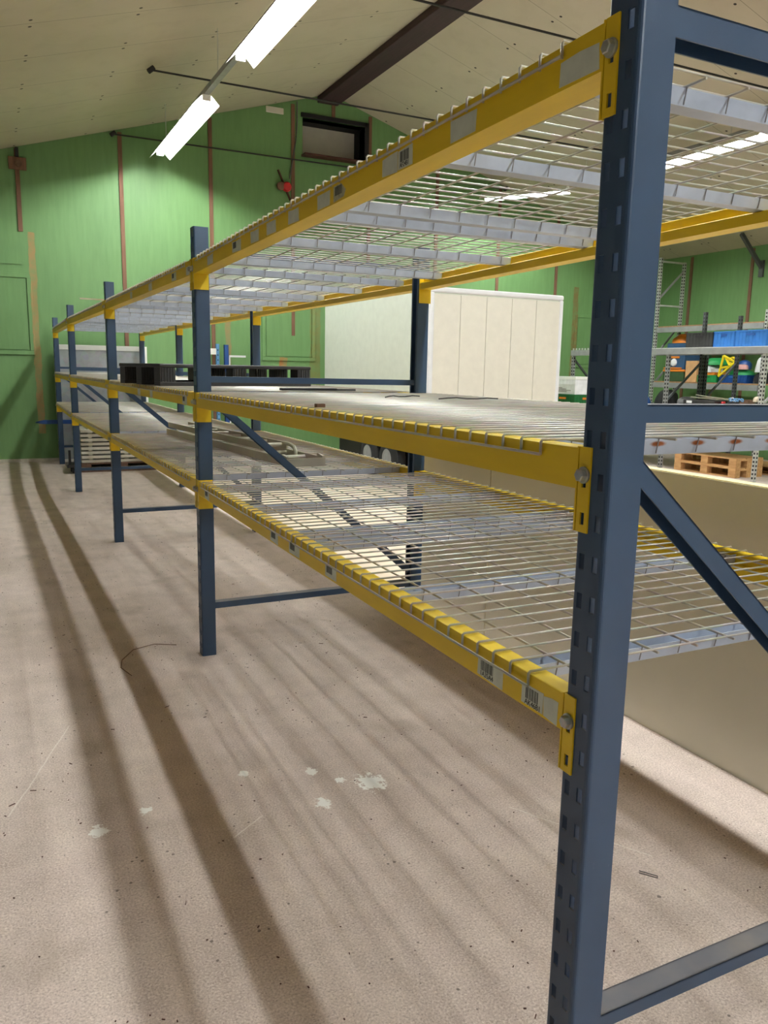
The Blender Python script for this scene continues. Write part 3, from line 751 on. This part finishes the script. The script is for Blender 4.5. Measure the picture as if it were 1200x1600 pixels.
# blue posts with white boards leaning by the gable
for (x, w, z, m, lab) in ((2.355, .05, 1.73, 'bluelight', 'light blue perforated post standing at the gable wall beside the white board'), (2.49, .065, 1.72, 'bluedark', 'dark blue post standing at the gable wall, middle of the three blue posts'), (2.95, .07, 1.715, 'bluedark', 'dark blue post at the gable wall, farthest right of the three')):
    mb = MB().box(x-w/2, x+w/2, 11.30, 11.305, 0, z).box(x-w/2, x-w/2+.005, 11.30, 11.35, 0, z).box(x+w/2-.005, x+w/2, 11.30, 11.35, 0, z)
    mb.mark()
    if m == 'bluelight':
        for k in range(20): mb.box(x-.006, x+.006, 11.2985, 11.3, .2+k*.075, .225+k*.075)
    o = mb.build2('blue_post', M[m], M['dark']); tag(o, lab, 'post', 'blue posts at the gable wall')
tag(MB().box(2.10, 2.325, 11.28, 11.30, 1.57, 1.66).box(2.12, 2.14, 11.30, 11.32, 0, 1.6).build('white_board', M['white']), 'short white board standing left of the light blue post by the gable wall', 'board')
tag(MB().box(2.53, 2.79, 11.29, 11.31, 1.535, 1.565).box(2.53, 2.55, 11.31, 11.33, 0, 1.55).build('white_rail', M['whitetrim']), 'thin white rail between the two dark blue posts', 'rail')
# on the gable: siren, slanted lath, junction board, hanging cable
tag(MB().bar((3.37, YG-.03, 4.38), (3.57, YG-.03, 3.95), .02, .035, (0, -1, 0)).build('wall_lath', M['redwood']), 'dark reddish lath fixed at a slant on the gable below the window', 'lath')
sr = thing('alarm_bell', 'round red alarm bell on the dark gable wall', 'alarm', (3.47, YG-.042, 4.14))
MB().lathe([(.075, -.0), (.075, -.03), (.06, -.06), (.03, -.07)], (.03, 0, 0), 1, 20).build('bell', M['red'], sr, smooth=40)
MB().lathe([(.06, .0), (.06, -.05), (.03, -.06)], (-.07, 0, 0), 1, 16).build('base', M['brown'], sr, smooth=40)
tag(MB().tube([(3.68, YG-.03, 5.40), (3.68, YG-.03, 5.1), (3.66, YG-.03, 4.85), (3.60, YG-.03, 4.5), (3.555, YG-.03, 4.27)], .010, 8).build('hanging_cable', M['greycloth'], smooth=50), 'loose grey cable hanging down the gable left of the window', 'cable')
jb = thing('junction_board', 'reddish wooden board with a round junction box at the top of the left lath', 'junction box', (-.29, YG-.02, 4.02))
MB().box(-.11, .11, -.02, 0, -.08, .08).build('board', M['brown'], jb, bevel=.003)
MB().lathe([(.045, -.02), (.045, -.05), (.03, -.055)], (.01, 0, 0), 1, 16).build('box', M['oldwood'], jb)
MB().box(-.02, .02, -.04, 0, .08, .2).build('cable', M['cableb'], jb)
kb = thing('eave_bracket', 'dark grey steel bracket under the eaves at the right wall', 'bracket', (XR-.02, 8.75, 3.2))
MB().bar((0, 0, .0), (-.55, 0, .50), .05, .06).box(-.02, .02, -.04, .04, -.15, .12).build('strut', M['greydark'], kb)

# ------------------------------------------------------------------ grey racks along the right wall
def slot_post(x, y, z0, z1, m, parent, w=.05, dark='dark'):
    mb = MB().box(x-w/2, x+w/2, y-w/2, y-w/2+.003, z0, z1).box(x-w/2, x-w/2+.003, y-w/2, y+w/2, z0, z1).box(x-w/2, x+w/2, y+w/2-.003, y+w/2, z0, z1)
    h = mb.mark(); z = z0+.04
    while z < z1-.03:
        h.box(x-w/2-.001, x-w/2+.001, y-.012, y+.012, z, z+.028); h.box(x-.012, x+.012, y-w/2-.001, y-w/2+.001, z, z+.028); z += .055
    return mb.build2('post', m, M[dark], parent)
def small_frame(label, x0, x1, y, H, mf, mr, diag, group, name='rack_frame', bars=()):
    t = thing(name, label, 'rack frame', (0, 0, 0), group=group)
    slot_post(x0, y, 0, H[0], M[mf], t); slot_post(x1, y, 0, H[1], M[mr], t)
    for (a, b) in diag: MB().bar((x0, y, a), (x1, y, b), .028, .028).build('diagonal', M[mr if mr != 'greylight' else 'grey'], t)
    for b in bars: MB().bar((x0, y, b), (x1, y, b), .028, .028).build('crossbar', M[mf], t)
    return t
def gbeam(label, x, y0, y1, z, h, m, group, depth=.04):
    tag(MB().box(x-depth/2, x+depth/2, y0, y1, z-h, z).build('rack_beam', M[m], bevel=.003), label, 'beam', group)
def board(label, x0, x1, y0, y1, z, m, group, th=.02):
    tag(MB().box(x0, x1, y0, y1, z, z+th).build('shelf_board', M[m]), label, 'shelf board', group)
G2 = 'tall grey rack at the right wall'
small_frame('tall light grey rack frame reaching almost to the ceiling', 10.05, 10.62, 10.1, (3.44, 3.40), 'greylight', 'greylight', ((2.72, 3.25), (1.7, 2.3), (1.2, 1.75)), G2, bars=(3.38, 2.62))
small_frame('light grey rack frame at the right edge of the photo', 10.05, 10.62, 7.79, (2.42, 2.42), 'greylight', 'greylight', ((.8, 1.2), (1.4, 1.8)), G2)
gbeam('long grey beam carrying the upper chipboard shelf of the tall rack', 10.05, 7.83, 10.06, 2.225, .09, 'grey', G2)
board('brown chipboard upper shelf of the tall rack', 10.08, 10.75, 7.82, 10.08, 2.226, 'chip', G2, .022)
gbeam('long grey beam of the lower shelf of the tall rack', 10.05, 7.83, 10.06, 1.26, .09, 'grey', G2)
board('brown chipboard lower shelf of the tall rack', 10.08, 10.75, 7.82, 10.08, 1.261, 'chip', G2, .022)
gbeam('dark lower beam near the floor of the tall rack', 10.05, 7.83, 10.06, .35, .09, 'grey', G2)
G1 = 'low grey rack in front of the tall one'
X1 = 8.3
small_frame('grey slotted rack frame with dark rear post in the low rack', X1, 8.99, 8.03, (1.70, 2.34), 'grey', 'greydark', ((1.0, 1.6), (.3, .85)), G1)
small_frame('dark slotted rack frame directly behind the low rack', 9.08, 9.75, 8.03, (1.7, 2.32), 'greydark', 'greydark', ((1.0, 1.6), (.3, .85)), G1)
small_frame('grey slotted rack frame at the left end of the low rack', X1, 8.99, 10.2, (1.70, 1.70), 'grey', 'greydark', ((1.65, 1.0), (.3, .85)), G1)
small_frame('white slotted rack frame at the right end of the low rack', X1, 8.99, 6.36, (1.70, 1.7), 'greylight', 'grey', ((1.0, 1.6),), G1)
gbeam('wide grey front beam of the low rack', X1-.01, 6.3, 10.24, 1.782, .09, 'grey', G1, .05)
gbeam('grey rear beam of the low rack', 8.99, 6.3, 10.24, 1.782, .08, 'grey', G1)
board('white topped shelf board of the low rack', X1+.03, 8.96, 6.32, 8.9, 1.783, 'white', G1, .008)
board('dark shelf board near hand height in the low rack', X1+.03, 8.96, 6.3, 10.6, .93, 'greydark', G1)
gbeam('grey front beam under the low rack shelf board', X1-.01, 6.3, 10.6, .929, .08, 'grey', G1)
sc = MB()
for k in range(18): sc.box(X1-.03, X1-.015, 8.9+k*.075, 8.925+k*.075, 1.785, 1.815)
tag(sc.build('slotted_edge', M['greylight'], None), 'white toothed strip along the top of the low rack beam', 'strip')

def crate(label, x0, x1, y0, y1, z, h, m, name='crate', group=None, handle=None):
    t = thing(name, label, 'crate', (x0, y0, z), group=group); X, Y = x1-x0, y1-y0; w = .006
    mb = MB().box(0, X, 0, Y, 0, w).box(0, X, 0, w, 0, h).box(0, X, Y-w, Y, 0, h).box(0, w, 0, Y, 0, h).box(X-w, X, 0, Y, 0, h)
    mb.build('body', M[m], t)
    rb = MB().box(-.006, X+.006, -.006, 0, h-.018, h).box(-.006, X+.006, Y, Y+.006, h-.018, h).box(-.006, 0, -.006, Y+.006, h-.018, h).box(X, X+.006, -.006, Y+.006, h-.018, h)
    k = max(2, int(Y/.055))
    for i in range(k+1):
        y = i*(Y-.008)/k; rb.box(-.005, 0, y, y+.008, 0, h-.018); rb.box(X, X+.005, y, y+.008, 0, h-.018)
    k = max(2, int(X/.055))
    for i in range(k+1):
        x = i*(X-.008)/k; rb.box(x, x+.008, -.005, 0, 0, h-.018); rb.box(x, x+.008, Y, Y+.005, 0, h-.018)
    rb.box(-.004, 0, 0, Y, h*.35, h*.35+.008).box(0, X, -.004, 0, h*.35, h*.35+.008)
    rb.build('ribs', M[m], t)
    if handle: MB().box(-.007, -.0055, Y*.35, Y*.65, h*.68, h*.82).box(X*.35, X*.65, -.007, -.0055, h*.68, h*.82).build('handle_slot', M[handle], t)
    return t
zt = 1.792
crate('black plastic crate left of the blue crates on the low rack', 8.45, 8.85, 7.38, 7.86, zt, .215, 'blackplastic', handle='dark')
crate('bright blue plastic crate beside the black crate', 8.42, 8.85, 6.98, 7.33, zt, .215, 'bluec', group='blue crates on the low rack', handle='bluedark')
crate('bright blue plastic crate nearest the right edge, on the low rack', 8.42, 8.85, 6.47, 6.965, zt, .22, 'bluec', group='blue crates on the low rack', handle='bluedark')
# green crate with a white carton at the left end of the low rack
crate('green plastic crate with an orange clip under the white carton', 7.72, 8.2, 9.42, 10.0, .81, .235, 'greenc', handle='orange')
tag(MB().box(7.62, 8.24, 9.3, 10.3, 0, .808).build('storage_cabinet', M['greydark'], bevel=.004), 'dark grey low cabinet carrying the green crate and the white carton', 'cabinet')
wb = thing('carton', 'white carton with red print standing on the green crate', 'carton', (7.73, 9.43, 1.05))
MB().box(0, .46, 0, .56, 0, .28).build('box', M['paper'], wb, bevel=.003)
MB().box(-.006, .466, -.006, .566, .24, .29).build('lid', M['white'], wb, bevel=.003)
pr = MB()
for k, (a, b, z) in enumerate(((.32, .55, .10), (.22, .55, .08), (.10, .5, .06), (.2, .55, .04))): pr.box(-.001, 0, a, b, z, z+.007)
pr.build('side_print', M['redwood'], wb)
MB().prism([(.30, .18), (.33, .165), (.37, .165), (.40, .18), (.37, .195), (.33, .195)], 1, -.001, 0).build('oval_mark', M['greycloth'], wb)
MB().prism([(.345, .06), (.365, .10), (.352, .10), (.352, .14), (.338, .14), (.338, .10), (.325, .10)], 1, -.001, 0).build('red_mark', M['red'], wb)

# goods on the tall rack's lower shelf (z 1.283)
zb = 1.284
tag(MB().box(10.15, 10.6, 9.47, 9.95, zb, zb+.17).build('storage_tub', M['greend'], bevel=.01), 'dark green square tub at the left end of the tall rack lower shelf', 'tub')
bg = thing('toy_bag', 'navy carry bag with orange fringe standing on the dark green tub', 'bag', (10.15, 9.46, zb+.17))
MB().prism([(0, 0), (.45, 0), (.43, .50), (.02, .50)], 1, 0.02, .46).build('bag_body', M['navy'], bg, bevel=.02)
MB().prism([(-.01, .0), (.46, .02), (.46, .05), (.3, .04), (.1, .02), (-.01, .04)], 1, -.01, .49).build('fringe', M['orange'], bg, bevel=.008)
MB().lathe([(.07, 0), (.06, -.02), (.02, -.03)], (-.0, .25, .16), 0, 18).build('round_badge', M['paper'], bg)
MB().box(-.012, .0, .12, .40, .235, .27).box(-.012, 0, .06, .44, .38, .41).box(-.014, -.004, .05, .47, .05, .075).build('orange_lettering_band', M['orange'], bg, bevel=.004)
MB().blob((.2, .22, .50), (.36, .40, .16), 3).build('orange_cloth', M['orange'], bg, smooth=60)
tag(MB().box(10.14, 10.55, 9.17, 9.42, zb, zb+.36).build('cardboard_box', M['card'], bevel=.003), 'tall brown cardboard box between the navy bag and the green crates', 'box')
crate('bright green crate behind the dark slotted post', 10.12, 10.5, 8.72, 9.12, zb, .12, 'greenb', handle='greenc')
tag(MB().box(10.16, 10.5, 8.80, 9.1, zb+.12, zb+.17).build('red_tray', M['orange'], bevel=.005), 'flat orange red tray on the bright green crate', 'tray')
mt = thing('first_aid_tent', 'small white tent-shaped box on the orange red tray', 'box', (10.14, 8.85, zb+.17))
MB().prism([(0, 0), (.22, 0), (.19, .06), (.11, .12), (.03, .06)], 0, 0, .3).build('box', M['paper'], mt)
tag(MB().blob((10.35, 8.95, zb+.29), (.36, .3, .12), 5).build('green_cloth', M['greenb'], smooth=60), 'bright green cloth heaped above the white tent-shaped box', 'cloth')
crate('blue crate in the lower goods pile, under the green cloth', 10.12, 10.5, 8.12, 8.66, zb, .13, 'bluedark', handle='bluec')
tag(MB().blob((10.31, 8.38, zb+.13), (.34, .44, .09), 8, .05).build('green_net', M['greenb'], smooth=60), 'green cloth spread over the blue crate on the tall rack', 'cloth')
yf = thing('yellow_toy_frame', 'yellow triangular plastic frame leaning on the goods of the tall rack', 'toy', (10.05, 8.62, zb+.10))
for a, b in (((0, 0, 0), (0, -.30, .24)), ((0, 0, 0), (0, -.07, .34)), ((0, -.07, .34), (0, -.30, .24)), ((0, -.03, .14), (0, -.22, .17)), ((0, -.12, .30), (0, -.22, .17))):
    MB().bar(a, b, .03, .03).build('bar', M['yellowp'], yf, bevel=.004)
tag(MB().tube([(10.15, 8.45+.06*math.cos(a), zb+.36+.05*math.sin(a)) for a in [i*.4 for i in range(0, 15)]], .018, 8).build('yellow_hose', M['yellowp'], smooth=50), 'coiled yellow hose on top of the goods pile', 'hose')
tag(MB().blob((10.38, 8.40, zb+.225), (.2, .26, .15), 11, .1).build('blue_bag', M['bluedark'], smooth=60), 'crumpled blue bag beside the yellow toy frame', 'bag')
tag(MB().blob((10.20, 8.30, zb+.222), (.12, .26, .08), 12, .1).build('pink_cloth', M['pink'], smooth=60), 'pink cloth in front of the crumpled blue bag', 'cloth')
tag(MB().blob((10.3, 7.98, zb+.18), (.26, .2, .24), 14, .06).build('white_sack', M['paper'], smooth=60), 'white printed sack beside the right-hand frame of the tall rack', 'sack')
tag(MB().blob((10.3, 7.98, zb), (.3, .2, .178), 15, .08).build('black_straps', M['darkcloth'], smooth=60), 'heap of black straps below the white printed sack', 'straps')
# loose goods on the low rack's board (z .951)
zq = .951
tag(MB().blob((8.62, 8.3, zq), (.34, .36, .22), 21, .1).build('black_bag', M['darkcloth'], smooth=60), 'black bag with a blue lining at the left of the low rack', 'bag')
tag(MB().blob((8.34, 8.5, zq), (.2, .2, .11), 22, .1).build('blue_cloth', M['bluedark'], smooth=60), 'blue cloth in front of the black bag', 'cloth')
tag(MB().blob((8.55, 7.84, zq), (.3, .22, .13), 23, .12).build('grey_cloth', M['greycloth'], smooth=60), 'grey cloth heap beside the slotted post of the low rack', 'cloth')
tag(MB().box(8.28, 8.8, 7.1, 7.66, zq, zq+.10).build('black_case', M['blackplastic'], bevel=.01), 'flat black case with a white sticker on the low rack', 'case')
MB().box(8.2785, 8.28, 7.50, 7.60, zq+.05, zq+.085).build('white_sticker', M['paper'], [o for o in bpy.data.objects if o.name == 'black_case'][0])
st = thing('metal_tray', 'thin silver metal tray tilted on the black case', 'tray', (8.35, 7.14, zq+.104), (math.radians(3), 0, math.radians(6)))
MB().box(0, .35, 0, .42, 0, .006).box(0, .008, 0, .42, 0, .02).box(.342, .35, 0, .42, 0, .02).build('tray', M['alu'], st)
tag(MB().bar((8.3, 7.45, zq+.17), (8.36, 7.0, zq+.13), .03, .01).build('metal_strip', M['alu']), 'bent silver metal strip lying over the black case', 'strip')
tag(MB().lathe([(.0, 0), (.03, 0), (.03, .08), (.02, .09)], (8.42, 7.065, zq), 2, 12).build('red_can', M['red']), 'small red can between the posts of the low rack', 'can')
for i, (y, sy, h, m, lab) in enumerate(((6.93, .2, .12, 'darkcloth', 'black cloth heap in the middle of the low rack'), (6.50, .16, .11, 'greydark', 'dark grey cloth heap near the white post'), (6.73, .12, .13, 'oldwood', 'brown bundle among the dark cloth heaps'))):
    tag(MB().blob((8.5, y, zq), (.34, sy, h), 30+i, .1).build('cloth_heap', M[m], smooth=60), lab, 'cloth', 'cloth heaps on the low rack')
cb = [(8.30, 6.66+.06*math.cos(a)+.012*a, zq+.125+.02*math.sin(2*a)) for a in [i*.5 for i in range(30)]]
tag(MB().tube(cb, .007, 6).build('cable_coil', M['bluelight'], smooth=50), 'pale blue cable coil on the dark cloth at the right of the low rack', 'cable')
tag(MB().blob((8.42, 6.5, zq+.111), (.14, .12, .07), 41, .1).build('paper_bag', M['creamboard'], smooth=60), 'crumpled cream paper bag beside the pale cable coil', 'bag')
tag(MB().tube([(8.34, 6.9, zq+.14), (8.34, 6.84, zq+.15), (8.34, 6.8, zq+.10), (8.36, 6.9, zq+.12)], .008, 6).build('white_rope', M['paper'], smooth=50), 'short white rope draped over the black cloth heap', 'rope')
# wooden pallets on the floor in front of the low rack
def eur(x, y, z, rz, lab): return pallet('wooden_pallet', lab, (x, y, z), rz, .66, 1.05, .125, M['wood'], group='light wooden pallets by the low rack')
def eurx(x, y, z, lab):
    t = thing('wooden_pallet', lab, 'pallet', (x, y, z), (0, 0, math.radians(1.5)), 'light wooden pallets by the low rack')
    L, Wd, H, th = 1.08, .56, .135, .018      # long side along y, seen side on
    for k in range(5):
        xx = k*(Wd-.12)/4; MB().box(xx, xx+(.12 if k % 2 == 0 else .085), 0, L, H-th, H).build('deck_board', M['wood'], t, bevel=.002)
    for yy in (0, L/2-.06, L-.12): MB().box(0, Wd, yy, yy+.12, H-2*th, H-th).build('cross_board', M['wood'], t)
    for yy in (0, L/2-.06, L-.12):
        for xx in (0, (Wd-.1)/2, Wd-.1): MB().box(xx, xx+.1, yy, yy+.12, th, H-2*th).build('block', M['wood'], t)
    for xx in (0, (Wd-.1)/2, Wd-.1): MB().box(xx, xx+.1, 0, L, 0, th).build('bottom_runner', M['wood'], t)
eurx(8.38, 6.72, 0, 'light wooden pallet under another one, visible below the rusty shelf channel')
eurx(8.39, 6.73, .136, 'light wooden pallet on top of the pile below the rusty shelf channel')
eurx(9.15, 6.66, 0, 'light wooden pallet farther back on the floor at the right edge')

# ------------------------------------------------------------------ litter on the floor
def fl(name, lab, cat, mb, m, group=None):
    tag(mb.build(name, M[m]), lab, cat, group)
fl('wire_scrap', 'thin curved brown wire lying on the floor left of the second frame', 'wire', MB().tube([(-.06, 2.97, .004), (-.16, 3.02, .006), (-.27, 2.98, .005), (-.34, 2.86, .004), (-.36, 2.76, .004), (-.33, 2.64, .004)], .002, 5), 'oldwood')
fl('screw', 'small screw with a white head on the floor beside the near frame', 'screw', MB().tube([(.62, .66, .004), (.655, .64, .004)], .0022, 6).lathe([(.007, 0), (.007, .004)], (.62, .66, .002), 2, 10), 'greydark')
fl('staple', 'bent wire staple on the floor right of the small screw', 'staple', MB().tube([(.735, .575, .002), (.765, .535, .002), (.772, .541, .002), (.742, .582, .002)], .0012, 5), 'greydark')
fl('nail', 'thin nail on the floor behind the near frame', 'nail', MB().tube([(.585, .70, .002), (.62, .675, .002)], .0014, 5), 'greydark')
rnd = random.Random(3); mb = MB()
for k in range(900):
    x = rnd.uniform(-1.6, 1.4); y = rnd.uniform(.2, 7.5)
    if -.05 < x < .14 or x > 1.1: continue
    a = rnd.uniform(0, 3.14); l = rnd.uniform(.002, .008) if rnd.random() < .93 else rnd.uniform(.010, .022); w = rnd.uniform(.0015, .003)
    R = Matrix.Rotation(a, 3, 'Z'); mb.obox((x, y, .0012), (l, w, .002), R)
tag(mb.build('floor_debris', M['redwood']), 'scattered brown chips and crumbs on the concrete floor', 'debris', kind='stuff')
